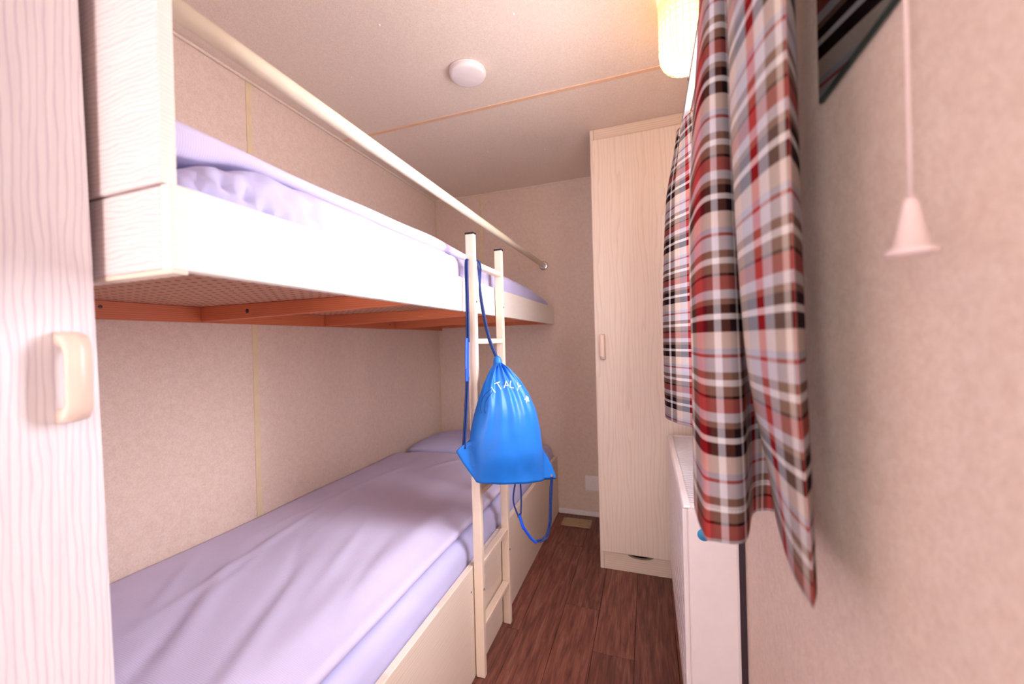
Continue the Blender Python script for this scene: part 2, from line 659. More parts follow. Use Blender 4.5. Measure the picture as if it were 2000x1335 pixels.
# back wall
wb = box('wall_back', XL, XR + 0.05, YB + 0.008, YB + 0.05, 0, ZC, 'wall', None, 0)
tag(wb, kind='structure')
for xa, xb in ((XL, -0.957), (-0.951, XR)):
    box('wall_panel', xa, xb, YB, YB + 0.008, 0, ZC, 'wall', wb, 0.001)
box('joint_strip', -0.963, -0.945, YB - 0.0025, YB + 0.003, 0, ZC, 'strip', wb, 0.001)
# right wall with its window opening
WY0, WY1, WZ0, WZ1 = 0.67, 1.31, 0.84, 1.61
bm = bmesh.new()
for b_ in ((YF, WY0, 0, ZC), (WY1, YB + 0.05, 0, ZC), (WY0, WY1, 0, WZ0), (WY0, WY1, WZ1, ZC)):
    bm_box(bm, XR, XR + 0.05, b_[0], b_[1], b_[2], b_[3])
tag(finish('wall_right', bm, 'wall'), kind='structure')
bm = bmesh.new()
bm_box(bm, XL - 0.05, -0.62, YF - 0.05, YF, 0, ZC)
bm_box(bm, -0.14, XR + 0.05, YF - 0.05, YF, 0, ZC)
bm_box(bm, -0.62, -0.14, YF - 0.05, YF, 1.84, ZC)
tag(finish('wall_front', bm, 'wall'), kind='structure')  # unseen wall added for bounce; its opening is placed to admit fill light
# ceiling in two boards with a peach strip on the joint
ce = box('ceiling', XL - 0.05, XR + 0.05, YF, YB + 0.05, ZC + 0.006, ZC + 0.05, 'ceiling', None, 0)
tag(ce, kind='structure')
box('ceiling_panel', XL, XR, YF, 1.425, ZC, ZC + 0.006, 'ceiling', ce, 0.0008)
box('ceiling_panel', XL, XR, 1.431, YB, ZC, ZC + 0.006, 'ceiling', ce, 0.0008)
box('joint_strip', XL, XR, 1.419, 1.437, ZC - 0.0025, ZC + 0.002, 'orange', ce, 0.001)
for x, y in ((-0.87, 1.86), (-0.70, 1.76), (-0.44, 1.84), (-0.70, 0.95), (-0.93, 1.1), (-0.33, 1.05), (-0.05, 0.8), (-0.2, 1.6)):
    lathe('screw', [(0, -0.0025), (0.003, -0.002), (0.0036, 0)], (x, y, ZC), 'plastic', ce, 8)
# edge trims
tag(box('trim_1', XL, XL + 0.012, YF, YB, ZC - 0.008, ZC, 'ceiling', None, 0.003), kind='structure')
tag(box('trim_2', XL + 0.012, -0.22, YB - 0.01, YB, ZC - 0.008, ZC, 'ceiling', None, 0.003), kind='structure')
tag(box('trim_3', XL, XL + 0.006, YB - 0.006, YB, 0, ZC - 0.008, 'strip', None, 0.002), kind='structure')
tag(box('baseboard_back', -0.508, -0.222, YB - 0.010, YB, 0, 0.028, 'white', None, 0.003), kind='structure')
tag(box('baseboard_right', XR - 0.008, XR, YF, 1.74, 0, 0.028, 'white', None, 0.003), kind='structure')

# window
wd = empty('window_1', (XR, WY0, WZ0), kind='structure')
bm = bmesh.new()
fw = 0.035
for a in ((WY0, WY0 + fw, WZ0, WZ1), (WY1 - fw, WY1, WZ0, WZ1), (WY0 + fw, WY1 - fw, WZ0, WZ0 + fw), (WY0 + fw, WY1 - fw, WZ1 - fw, WZ1)):
    bm_box(bm, XR + 0.008, XR + 0.045, *a, bevel=0.003)
finish('window_frame', bm, 'white', wd)
box('window_pane', XR + 0.024, XR + 0.028, WY0 + fw, WY1 - fw, WZ0 + fw, WZ1 - fw, 'pane', wd, 0)
box('window_sill', XR - 0.010, XR + 0.045, WY0, WY1 + 0.01, WZ0 - 0.018, WZ0, 'white', wd, 0.003)

# ---------------------------------------------------------------- upper bunk
FX = -0.509
ub = empty('bunk_platform', (FX, 0.3, 1.092), 'fixed upper bunk with pale fascia, orange pine joists and round guard rail', 'bunk bed')
box('front_fascia', FX - 0.018, FX, 0.300, YB - 0.001, 1.092, 1.191, 'ash_h', ub, 0.0015)
box('end_board', XL + 0.002, FX - 0.0185, 0.300, 0.318, 1.094, 1.1895, 'ash_e', ub, 0.001)
pnl = box('end_panel', XL + 0.002, FX - 0.011, 0.2975, 0.3135, 1.192, 1.72, 'ash_e', ub, 0.001)
pst = box('edge_band', FX - 0.011, FX - 0.010, 0.2978, 0.3132, 1.192, 1.72, 'ash_h', pnl, 0)
box('bottom_lip', XL + 0.002, FX - 0.001, 0.3005, 0.3175, 1.0875, 1.0935, 'ladder', ub, 0.0008)
box('base_board', XL + 0.026, FX - 0.0185, 0.3185, YB - 0.002, 1.124, 1.130, 'peg', ub, 0)
box('wall_ledger', XL + 0.002, XL + 0.027, 0.3185, YB - 0.002, 1.079, 1.124, 'pine', ub, 0.0015)
for y in (0.800, 1.27, 1.74):
    bm = bmesh.new()
    bm_box(bm, XL + 0.027, FX - 0.0185, y, y + 0.022, 1.080, 1.124)
    for v in bm.verts:
        if v.co.x > -0.8 and v.co.z < 1.1:
            v.co.z = 1.0932
    bmesh.ops.bevel(bm, geom=list(bm.edges), offset=0.0015, segments=1, affect='EDGES')
    finish('joist', bm, 'pine_x', ub)
box('end_ledger', XL + 0.027, FX - 0.0185, YB - 0.024, YB - 0.002, 1.0935, 1.124, 'pine_x', ub, 0.0015)
for y, z in ((0.575, 1.108), (1.7, 1.1)):
    tube('ledger_screw', [(XL + 0.0268, y, z), (XL + 0.0285, y, z)], 0.004, 'screw', ub, 10)
tube('joist_knot', [(-1.05, 0.7998, 1.103), (-1.05, 0.7992, 1.103)], 0.006, 'dark_fill', ub, 10)
RX, RZ = -0.561, 1.436
gr = tube('guard_rail', [(RX, 0.316, RZ), (RX, 0.8, RZ), (RX, 1.5, RZ), (RX, YB - 0.004, RZ)], 0.0138, 'rail', ub, 20)
tube('rail_bracket', [(RX, 0.3136, RZ), (RX, 0.322, RZ)], 0.0185, 'black', gr, 20)
tube('rail_flange', [(RX, YB - 0.0005, RZ), (RX, YB - 0.004, RZ), (RX, YB - 0.006, RZ)], [0.026, 0.026, 0.017], 'chrome', gr, 24)

# ---------------------------------------------------------------- lower bed base
bb = empty('bed_base', (FX, 0.3, 0), 'pale wood lower bed base standing on the floor behind the ladder', 'bed')
box('front_panel', FX - 0.018, FX, 0.30, 1.300, 0.001, 0.330, 'ash_b', bb, 0.0015)
box('front_panel', FX - 0.018, FX, 1.302, YB - 0.002, 0.001, 0.330, 'ash_b', bb, 0.0015)
box('end_panel', XL + 0.003, FX - 0.0185, 0.30, 0.318, 0.001, 0.330, 'ash_b', bb, 0.0015)
box('slat_base', XL + 0.003, FX - 0.0185, 0.3185, YB - 0.002, 0.20, 0.218, 'pine', bb, 0.0015)
for y, z in ((1.055, 0.262), (1.335, 0.262)):
    tube('panel_screw', [(FX - 0.0005, y, z), (FX + 0.001, y, z)], 0.003, 'screw', bb, 8)

# ---------------------------------------------------------------- bedding


def rounded_slab(name, x0, x1, y0, y1, z0, z1, r, disp, mat, nx=60, ny=160):
    """mattress under a fitted sheet: closed rounded slab, front = +X side; disp(side,y,s) wrinkles"""
    def prof(s):   # cross-section from back bottom over top to front bottom
        path = [(x0, z0), (x0, z1 - r)]
        for k in range(1, 7):
            a = math.pi - k * (math.pi / 2) / 6
            path.append((x0 + r + r * math.cos(a), z1 - r + r * math.sin(a)))
        path.append(((x0 + x1) / 2, z1 + 0.004))
        for k in range(0, 7):
            a = math.pi / 2 - k * (math.pi / 2) / 6
            path.append((x1 - r + r * math.cos(a), z1 - r + r * math.sin(a)))
        path += [(x1, z0)]
        ds = [0]
        for a, b in zip(path, path[1:]):
            ds.append(ds[-1] + math.hypot(b[0] - a[0], b[1] - a[1]))
        d = s * ds[-1]
        for i in range(len(path) - 1):
            if d <= ds[i + 1] + 1e-9:
                f = (d - ds[i]) / max(1e-9, ds[i + 1] - ds[i])
                return path[i][0] + f * (path[i + 1][0] - path[i][0]), path[i][1] + f * (path[i + 1][1] - path[i][1])
        return path[-1]

    cx, cz = (x0 + x1) / 2, (z0 + z1) / 2

    def fn(s, t):
        x, z = prof(s)
        y = y0 + t * (y1 - y0)
        e = min(1.0, t / 0.025, (1 - t) / 0.025)
        k = math.sqrt(max(0, 1 - (1 - e) ** 2))
        x2 = cx + (x - cx) * (0.94 + 0.06 * k)
        z2 = z0 + (z - z0) * (0.70 + 0.30 * k)
        dx, dz = disp(x2, y, z2, s)
        return Vector((x2 + dx, y, z2 + dz))
    bm = grid_bm(fn, nx, ny)
    # close ends and bottom
    bm.verts.ensure_lookup_table()
    W = ny + 1
    a = [bm.verts[i * W] for i in range(nx + 1)]
    b = [bm.verts[i * W + ny] for i in range(nx + 1)]
    bm.faces.new(a)
    bm.faces.new(list(reversed(b)))
    bm.faces.new([bm.verts[0], bm.verts[ny], bm.verts[nx * W + ny], bm.verts[nx * W]])
    return finish(name, bm, mat, None, True, origin=(cx, (y0 + y1) / 2, z0))


def crease(x, y, cx, cy, ang, width, length):
    """one long narrow fold"""
    u = (x - cx) * math.cos(ang) + (y - cy) * math.sin(ang)
    v = -(x - cx) * math.sin(ang) + (y - cy) * math.cos(ang)
    return math.exp(-(v / width) ** 2) * math.exp(-(u / length) ** 2)


def disp_low(x, y, z, s):
    n1 = noise.noise(Vector((x * 5, y * 3, 1.3)))
    f = sm(-0.62, -0.53, x)
    a = 0.0
    for (cy_, sl, w_) in ((0.75, 1.4, 0.020), (0.98, 2.0, 0.015), (1.22, 2.2, 0.013), (1.30, 1.6, 0.011), (0.55, 1.1, 0.02), (1.62, 2, 0.015)):
        v = (y - cy_) + sl * (z - 0.37)
        a += math.exp(-(v / w_) ** 2)
    return -0.004 * f * a * 0.7, 0.003 * n1 - 0.005 * a * f * (0.5 if z > 0.36 else 0.15)


m1 = rounded_slab('mattress', XL + 0.004, FX - 0.022, 0.322, YB - 0.006, 0.2185, 0.398, 0.045, disp_low, 'sheet')
tag(m1, 'mattress in white fitted sheet on the lower bed', 'mattress')


def disp_up(x, y, z, s):
    n1 = noise.noise(Vector((x * 5, y * 4, 4.3)))
    f = sm(-0.66, -0.56, x)
    a = 0.0
    for (cy_, sl, w_, h_) in ((0.365, 0.9, 0.010, 1.0), (0.425, 1.8, 0.010, 1.5), (0.475, 2.6, 0.010, 0.8), (0.55, 3.2, 0.016, 1.3), (0.66, 3.6, 0.02, 0.8),
                              (1.05, 0.0, 0.010, 0.8), (1.28, 0.0, 0.010, 1.0), (1.95, 3.0, 0.02, 0.8), (2.1, 2.0, 0.015, 0.8), (2.16, 1.2, 0.01, 0.8)):
        v = (y - cy_) + sl * (z - 1.22)
        a += h_ * math.exp(-(v / w_) ** 2)
    drop = -0.024 * sm(0.46, 0.34, y) * sm(-0.75, -0.58, x) - 0.030 * sm(1.75, 2.22, y) * sm(-0.9, -0.56, x)
    return -0.012 * f * a + 0.006 * f * noise.noise(Vector((1.1, y * 9, z * 6))), 0.002 * n1 - 0.003 * a * f + (drop if z > 1.17 else 0)


m2 = rounded_slab('mattress', XL + 0.028, FX - 0.024, 0.322, YB - 0.006, 1.1305, 1.268, 0.030, disp_up, 'sheet', 60, 260)
tag(m2, 'mattress in white fitted sheet on the upper bunk', 'mattress')


def duvet(name, x0, x1, y0, y1, zfun, th, label, group):
    """quilt: top surface from wall to a rolled front edge, with a slightly smaller underside"""
    nx, ny = 70, 150

    def fn(i, j):
        s = i / nx
        y = y0 + (y1 - y0) * j / ny
        ee = min(1.0, (j / ny) / 0.03, (1 - j / ny) / 0.05)
        k = math.sqrt(max(0.0, 1 - (1 - ee) ** 2))
        if s <= 0.86:
            x = x0 + (x1 - th * 0.5 - x0) * s / 0.86
            a = 0.0
        else:
            a = (s - 0.86) / 0.14 * math.pi * 0.95
            x = x1 - th * 0.5 + th * 0.55 * math.sin(a)
        base, bulge = zfun(x, y)
        top = base + th * (0.35 + 0.65 * k) + bulge * k
        if s > 0.86:
            low = base + 0.002
            z = low + (top - low) * (0.5 + 0.5 * math.cos(a))
            x += 0.003 * noise.noise(Vector((0, y * 5, 2.0)))
        else:
            z = top
        return Vector((x, y, z))
    bm = bmesh.new()
    V = [[bm.verts.new(fn(i, j)) for j in range(ny + 1)] for i in range(nx + 1)]
    for i in range(nx):
        for j in range(ny):
            bm.faces.new((V[i][j], V[i + 1][j], V[i + 1][j + 1], V[i][j + 1]))
    # underside
    lo = []
    for i in (0, nx):
        row = []
        for j in range(ny + 1):
            p = V[i][j].co
            b_, _ = zfun(p.x, p.y)
            row.append(bm.verts.new((p.x, p.y, b_ + 0.0005)) if i == 0 else V[i][j])
        lo.append(row)
    for j in range(ny):
        bm.faces.new((lo[0][j], V[0][j], V[0][j + 1], lo[0][j + 1]))
        bm.faces.new((lo[0][j], lo[0][j + 1], lo[1][j + 1], lo[1][j]))
    bm.faces.new([lo[0][0]] + [V[i][0] for i in range(nx, -1, -1)])
    bm.faces.new([lo[0][ny]] + [V[i][ny] for i in range(nx + 1)])
    o = finish(name, bm, 'duvet', None, True, origin=((x0 + x1) / 2, (y0 + y1) / 2, zfun((x0 + x1) / 2, (y0 + y1) / 2)[0]))
    return tag(o, label, 'duvet', group)


def z_low(x, y):
    s = (x - XL) / (-0.56 - XL)
    b = 0.030 * math.sin(math.pi * min(1, max(0, s * 0.9 + 0.05)))
    near = 1 - sm(0.9, 1.4, y)
    b += 0.006 * noise.noise(Vector((x * 4, y * 2.5, 0.2)))
    for cx_, cy_, an, w_, l_, h_ in ((-0.72, 0.55, 2.05, 0.020, 0.22, 0.007), (-0.80, 0.66, 2.0, 0.016, 0.2, -0.005), (-0.93, 0.60, 2.25, 0.02, 0.22, 0.007),
                                     (-0.78, 0.85, 1.9, 0.014, 0.16, 0.005), (-1.02, 0.80, 1.75, 0.012, 0.3, 0.006), (-0.66, 0.75, 1.85, 0.015, 0.2, -0.004),
                                     (-0.86, 0.45, 2.15, 0.016, 0.16, -0.006), (-1.05, 1.45, 1.3, 0.02, 0.12, 0.005), (-0.88, 1.58, 1.1, 0.015, 0.1, 0.005),
                                     (-0.97, 0.72, 2.0, 0.010, 0.12, 0.004), (-0.88, 0.78, 2.2, 0.009, 0.10, -0.004), (-1.08, 0.62, 2.3, 0.012, 0.14, 0.004),
                                     (-0.95, 1.05, 1.7, 0.010, 0.12, 0.003), (-1.1, 1.15, 1.5, 0.012, 0.2, 0.004)):
        b += h_ * crease(x, y, cx_, cy_, an, w_, l_)
    b += 0.018 * crease(x, y, -0.64, 1.0, 1.57, 0.05, 0.5)
    return 0.4015, b


duvet('duvet', XL + 0.006, -0.556, 0.326, 1.795, z_low, 0.022, 'lilac-white ribbed duvet spread over the lower bed', 'duvets on the bunks')


def z_up(x, y):
    b = 0.008 + 0.005 * noise.noise(Vector((x * 4, y * 4, 7.2)))
    b += 0.004 * math.sin(y * 7.5 + 0.6) * sm(-1.0, -0.6, x)
    lo = 0.024 * sm(0.46, 0.34, y) * sm(-0.75, -0.58, x)
    return 1.2760 - lo, b + 0.9 * lo


duvet('duvet', XL + 0.03, -0.574, 0.326, 1.30, z_up, 0.022, 'white ribbed duvet lying on the upper bunk behind the guard rail', 'duvets on the bunks')


def pillow(cx, cy_, z0, lx, ly, h, label):
    nu, nv = 36, 28
    bm = bmesh.new()
    T, B = [], []
    for i in range(nu + 1):
        u = -1 + 2 * i / nu
        rt, rb = [], []
        for j in range(nv + 1):
            v = -1 + 2 * j / nv
            prof = (max(0, 1 - abs(u) ** 2.6) * max(0, 1 - abs(v) ** 2.6)) ** 0.5
            pinch = 1 - 0.05 * (u * u * v * v)
            wr = 0.004 * noise.noise(Vector((u * 3 + cx, v * 3, 5 + z0))) * prof
            x = cx + u * lx / 2 * (1 - 0.06 * (1 - v * v) * abs(u) * 0) * pinch
            y = cy_ + v * ly / 2 * pinch
            zt = z0 + h * 0.28 + h * 0.72 * prof + wr
            zb = z0 + h * 0.28 - h * 0.28 * prof
            vt = bm.verts.new((x, y, zt))
            rt.append(vt)
            edge = i in (0, nu) or j in (0, nv)
            rb.append(vt if edge else bm.verts.new((x, y, zb)))
        T.append(rt)
        B.append(rb)
    for i in range(nu):
        for j in range(nv):
            bm.faces.new((T[i][j], T[i + 1][j], T[i + 1][j + 1], T[i][j + 1]))
            q = [B[i][j], B[i][j + 1], B[i + 1][j + 1], B[i + 1][j]]
            if len(set(q)) == 4:
                try:
                    bm.faces.new(q)
                except ValueError:
                    pass
    o = finish('pillow', bm, 'sheet', None, True, origin=(cx, cy_, z0))
    return tag(o, label, 'pillow', 'pillows on the bunks')


pillow(-0.93, 2.015, 0.404, 0.64, 0.43, 0.080, 'white pillow at the far head of the lower bed')
pillow(-0.93, 1.86, 1.2735, 0.56, 0.36, 0.050, 'white pillow at the far head of the upper bunk')

# ---------------------------------------------------------------- ladder
ld = empty('ladder', (-0.4915, 1.19, 0), 'cream metal ladder standing upright against the bunk fascia', 'ladder')
LX0, LX1 = -0.5065, -0.4785
for y0 in (1.070, 1.305):
    st = box('stile', LX0, LX1, y0, y0 + 0.018, 0.0006, 1.322, 'ladder', ld, 0.0025, 2)
    box('cap', LX0 - 0.0006, LX1 + 0.0006, y0 - 0.0006, y0 + 0.0186, 1.321, 1.327, 'black', st, 0.001)
for z in (0.145, 0.333, 0.546, 0.770, 1.002, 1.236):
    box('rung', LX0 + 0.002, LX1 - 0.002, 1.088, 1.305, z - 0.008, z + 0.008, 'ladder', ld, 0.002, 1)
for y, z in ((1.079, 1.12), (1.314, 1.12), (1.079, 0.262), (1.314, 0.262)):
    tube('screw', [(LX1 - 0.0005, y, z), (LX1 + 0.0012, y, z)], 0.0034, 'screw', ld, 10)

# ---------------------------------------------------------------- drawstring bag
BC = Vector((-0.42, 1.08, 0))
BW = Vector((0.7071, 0.7071, 0))
BN = Vector((0.7071, -0.7071, 0))


def bagp(u, z, d=0.0):
    return BC + BW * u + BN * d + Vector((0, 0, z))


bag = empty('drawstring_bag', bagp(0.03, 0.585), 'blue nylon drawstring bag hanging from the ladder', 'bag')
ZT, ZB_ = 0.937, 0.585
bodyL = [(0.585, -0.070), (0.62, -0.078), (0.714, -0.0883), (0.735, -0.0862), (0.778, -0.0757), (0.835, -0.0585), (0.88, -0.0414), (0.918, -0.021), (0.9366, -0.006)]
bodyR = [(0.585, 0.150), (0.677, 0.1442), (0.730, 0.1384), (0.787, 0.1256), (0.839, 0.1038), (0.885, 0.0753), (0.9205, 0.042), (0.9371, 0.0139)]
flapL = [(0.585, -0.072), (0.605, -0.084), (0.650, -0.112), (0.690, -0.1312), (0.708, -0.108), (0.7136, -0.0883)]
flapR = [(0.585, 0.197), (0.6116, 0.188), (0.6465, 0.1673), (0.677, 0.1442)]


def bag_surf(a, v, side=1):
    """a in [0,1] across, v in [0,1] down"""
    z = ZT + (ZB_ - ZT) * v
    l, r = interp(bodyL, z), interp(bodyR, z)
    lo = interp(flapL, z) if z < 0.7136 else l
    ro = interp(flapR, z) if z < 0.677 else r
    u = lo + (ro - lo) * a
    q = (u - (l + r) / 2) / max(1e-4, (r - l) / 2)
    th = 0.046 * sm(0.0, 0.45, v) * (1 - 0.55 * sm(0.72, 1.0, v)) + 0.010
    d = th * math.sqrt(max(0.0, 1 - q * q)) if abs(q) < 1 else 0.0
    d = max(d, 0.0025)
    if abs(q) < 1:
        fo = 0.006 * sm(0.55, 0.05, v) * math.cos(q * 9.0 + 0.8) + 0.003 * sm(0.8, 0.2, v) * math.cos(q * 17)
        fo += 0.004 * noise.noise(Vector((q * 2.2, z * 14, 3)))
        d += fo * sm(1.0, 0.75, abs(q)) * (1 if side > 0 else 0.4)
    zz = z - v ** 3 * 0.14 * (u - 0.03)
    return u, zz, side * d


def bag_at(u0, z0, lift):
    """point of the bag front at local (u, z)"""
    v = (ZT - z0) / (ZT - ZB_)
    for _ in range(6):
        v2 = max(0, min(1, v))
        v += (bag_surf(0.5, v2)[1] * 0 + 0)
    z = ZT + (ZB_ - ZT) * v
    l, r = interp(bodyL, z), interp(bodyR, z)
    lo = interp(flapL, z) if z < 0.7136 else l
    ro = interp(flapR, z) if z < 0.677 else r
    a = (u0 - lo) / max(1e-4, ro - lo)
    u, zz, d = bag_surf(a, v)
    return bagp(u, zz, d + lift)


bm = bmesh.new()
NU, NV = 56, 48
front = [[None] * (NV + 1) for _ in range(NU + 1)]
back = [[None] * (NV + 1) for _ in range(NU + 1)]
for i in range(NU + 1):
    for j in range(NV + 1):
        u, z, d = bag_surf(i / NU, j / NV, 1)
        edge = i in (0, NU) or j in (0, NV)
        front[i][j] = bm.verts.new(bagp(u, z, d if not (i in (0, NU)) else 0))
        if i in (0, NU) or j == NV:
            back[i][j] = front[i][j]
        else:
            u, z, d = bag_surf(i / NU, j / NV, -1)
            back[i][j] = bm.verts.new(bagp(u, z, d))
for i in range(NU):
    for j in range(NV):
        bm.faces.new((front[i][j], front[i + 1][j], front[i + 1][j + 1], front[i][j + 1]))
        q = [back[i][j], back[i][j + 1], back[i + 1][j + 1], back[i + 1][j]]
        if len(set(q)) == 4 and not all(x in (front[i][j], front[i][j + 1], front[i + 1][j + 1], front[i + 1][j]) for x in q):
            bm.faces.new(q)
body = finish('bag_body', bm, 'bag', bag, True)
# gathered neck
tube('gathered_neck', [bagp(0.004, 0.930), bagp(0.004, 0.944), bagp(0.003, 0.952), bagp(0.002, 0.957)], [0.014, 0.0125, 0.010, 0.006], 'bag', bag, 14)
# printed word on an arc
acx, acz, arad = 0.018, 0.808, 0.058
word = 'ITALY'
angs = [127, 109, 91, 74, 56]
for ch, an in zip(word, angs):
    cu = bpy.data.curves.new('letter_outline', 'FONT')
    cu.body = ch
    cu.size = 0.030
    cu.align_x = 'CENTER'
    tmp = bpy.data.objects.new('letter_tmp', cu)
    COL.objects.link(tmp)
    dg = bpy.context.evaluated_depsgraph_get()
    me = tmp.evaluated_get(dg).to_mesh()
    bm = bmesh.new()
    bm.from_mesh(me)
    tmp.evaluated_get(dg).to_mesh_clear()
    bpy.data.objects.remove(tmp)
    bpy.data.curves.remove(cu)
    bmesh.ops.subdivide_edges(bm, edges=bm.edges, cuts=2)
    th = math.radians(an)
    for v in bm.verts:
        x, y = v.co.x, v.co.y
        rr = arad + y
        u = acx + rr * math.cos(th) + x * math.sin(th)
        z = acz + rr * math.sin(th) - x * math.cos(th)
        v.co = bag_at(u, z, 0.0012)
    finish('printed_letter', bm, 'print', body)
# printed double arc left of the word and a small star glint
for rad in (0.070, 0.078):
    pts = [bag_at(acx + rad * math.cos(math.radians(t)), acz - 0.004 + rad * math.sin(math.radians(t)), 0.0008) for t in range(128, 186, 4)]
    tube('printed_arc', pts, 0.0009, 'cord', body, 6)
bm = bmesh.new()
sc = (0.079, 0.828)
ring = []
for k in range(10):
    rr = 0.011 if k % 2 == 0 else 0.0045
    t = math.radians(100 + 36 * k)
    ring.append(bm.verts.new(bag_at(sc[0] + rr * math.cos(t), sc[1] + rr * math.sin(t), 0.0014)))
bm.faces.new(ring)
bmesh.ops.triangulate(bm, faces=bm.faces)
finish('printed_star', bm, 'print', body)
# cords
tube('cord', spline([bagp(0.003, 0.948, 0.004), (-0.445, 1.088, 1.02), (-0.470, 1.096, 1.14), (-0.478, 1.099, 1.225), (-0.484, 1.097, 1.2475), (-0.500, 1.0935, 1.250)], 6), 0.0032, 'cord', bag, 8)
tube('cord', spline([bagp(0.000, 0.948, 0.002), (-0.450, 1.090, 1.02), (-0.474, 1.098, 1.14), (-0.474, 1.1065, 1.228), (-0.484, 1.105, 1.2475), (-0.500, 1.104, 1.250)], 6), 0.0032, 'cord', bag, 8)
for k in (0, 1):
    dx = 0.006 * k
    tube('cord', spline([(-0.500 + 0.4 * dx, 1.066, 1.246), (-0.4985 + dx, 1.052, 1.225), (-0.496 + dx, 1.046, 1.10), (-0.496 + dx, 1.043, 1.00)], 6), 0.003, 'cord', bag, 8)
    tube('cord', spline([(-0.497 + dx, 1.036, 0.90), (-0.497 + dx, 1.024, 0.82), (-0.499 + dx, 1.005, 0.70)], 6), 0.003, 'cord', bag, 8)
bm = bmesh.new()
cl = [Vector((-0.494, 1.042, 1.012)), Vector((-0.495, 1.039, 0.96)), Vector((-0.4945, 1.036, 0.925))]
bm_tube(bm, [cl[0], cl[1], cl[2]], 0.0105, 8, True, 0.42)
bm_tube(bm, [cl[2] - Vector((0, 0, 0.001)), Vector((-0.494, 1.035, 0.888))], 0.0092, 8, True, 0.55)
finish('strap_sleeve', bm, 'clip', bag)
tube('cord', spline([bagp(0.054, 0.585), bagp(0.0446, 0.5422), bagp(0.0455, 0.5114), bagp(0.060, 0.470)], 6), 0.0026, 'cord', bag, 8)
tube('cord', spline([bagp(0.068, 0.583), bagp(0.070, 0.54), bagp(0.069, 0.50), bagp(0.066, 0.470)], 6), 0.0026, 'cord', bag, 8)
bm = bmesh.new()
bm_tube(bm, spline([bagp(0.062, 0.478), bagp(0.0744, 0.4357)], 3), 0.0075, 8, True, 0.5)
bm_tube(bm, spline([bagp(0.0740, 0.4380), bagp(0.0963, 0.4025), bagp(0.1154, 0.3821)], 5), 0.0095, 8, True, 0.5)
finish('strap_sleeve', bm, 'clip', bag)
for k in (0, 1):
    e = 0.006 * k
    tube('cord', spline([bagp(0.112, 0.383 + e * .5), bagp(0.1408 - e, 0.3796 + e), bagp(0.1615 - e, 0.3915 + e), bagp(0.1722 - e, 0.4371), bagp(0.1758 - e, 0.4926), bagp(0.1816 - e, 0.562), bagp(0.1775 - e * .4, 0.573, 0.005)], 6), 0.0026, 'cord', bag, 8)
bm = bmesh.new()
bmesh.ops.create_cone(bm, cap_ends=True, segments=14, radius1=0.005, radius2=0.004, depth=0.003)
rot = BN.to_track_quat('Z', 'Y').to_matrix().to_4x4()
rot.translation = bagp(0.1764, 0.577, 0.0035)
bmesh.ops.transform(bm, matrix=rot, verts=bm.verts)
finish('grommet', bm, 'chrome', bag)

# ---------------------------------------------------------------- far wardrobe
WX0, WX1, WF = -0.216, 0.192, 1.747
wr = empty('wardrobe', (WX0, WF, 0), 'tall narrow pale wood wardrobe in the far corner beside the window', 'wardrobe')
box('side_panel', WX0, WX0 + 0.016, WF, YB - 0.012, 0.001, ZC - 0.001, 'ash_v', wr, 0.001)
box('side_panel', WX1 - 0.016, WX1, WF, YB - 0.012, 0.001, ZC - 0.001, 'ash_v', wr, 0.001)
box('top_rail', WX0 + 0.0165, WX1 - 0.0165, WF + 0.001, WF + 0.018, 1.858, ZC - 0.001, 'ash_t', wr, 0.001)
box('back_panel', WX0 + 0.0165, WX1 - 0.0165, YB - 0.020, YB - 0.012, 0.001, ZC - 0.001, 'ash_v', wr, 0.0)
dr = box('door', WX0 + 0.004, WX1 - 0.004, WF - 0.017, WF - 0.001, 0.083, 1.856, 'ash_v', wr, 0.0015)
# plinth with a half-moon finger cut-out at its top edge
bm = bmesh.new()
cxm, rw, rd = -0.048, 0.056, 0.021
top = [(WX0 + 0.0165, 0.080)]
for k in range(13):
    t = math.pi * k / 12
    top.append((cxm - rw * math.cos(t), 0.080 - rd * math.sin(t)))
top.append((WX1 - 0.0165, 0.080))
poly = [(WX0 + 0.0165, 0.001)] + top + [(WX1 - 0.0165, 0.001)]
fv = [bm.verts.new((x, WF + 0.001, z)) for x, z in poly]
bv = [bm.verts.new((x, WF + 0.017, z)) for x, z in poly]
# split into columns so the concave face stays clean
n = len(poly)
for lst in (fv, bv):
    base = [lst[0], lst[-1]]
    arc = lst[1:-1]
    mid = 7
    bm.faces.new([lst[0]] + arc[:mid + 1])
    bm.faces.new([lst[0]] + [arc[mid]] + arc[mid + 1:] + [lst[-1]])
for i in range(n):
    bm.faces.new((fv[i], fv[(i + 1) % n], bv[(i + 1) % n], bv[i]))
finish('plinth', bm, 'ash_t', wr)
box('plinth_hole_shade', WX0 + 0.0165, WX1 - 0.0165, WF + 0.05, WF + 0.056, 0.001, 0.082, 'black', wr, 0)  # black sheet painting the dark inside the finger hole


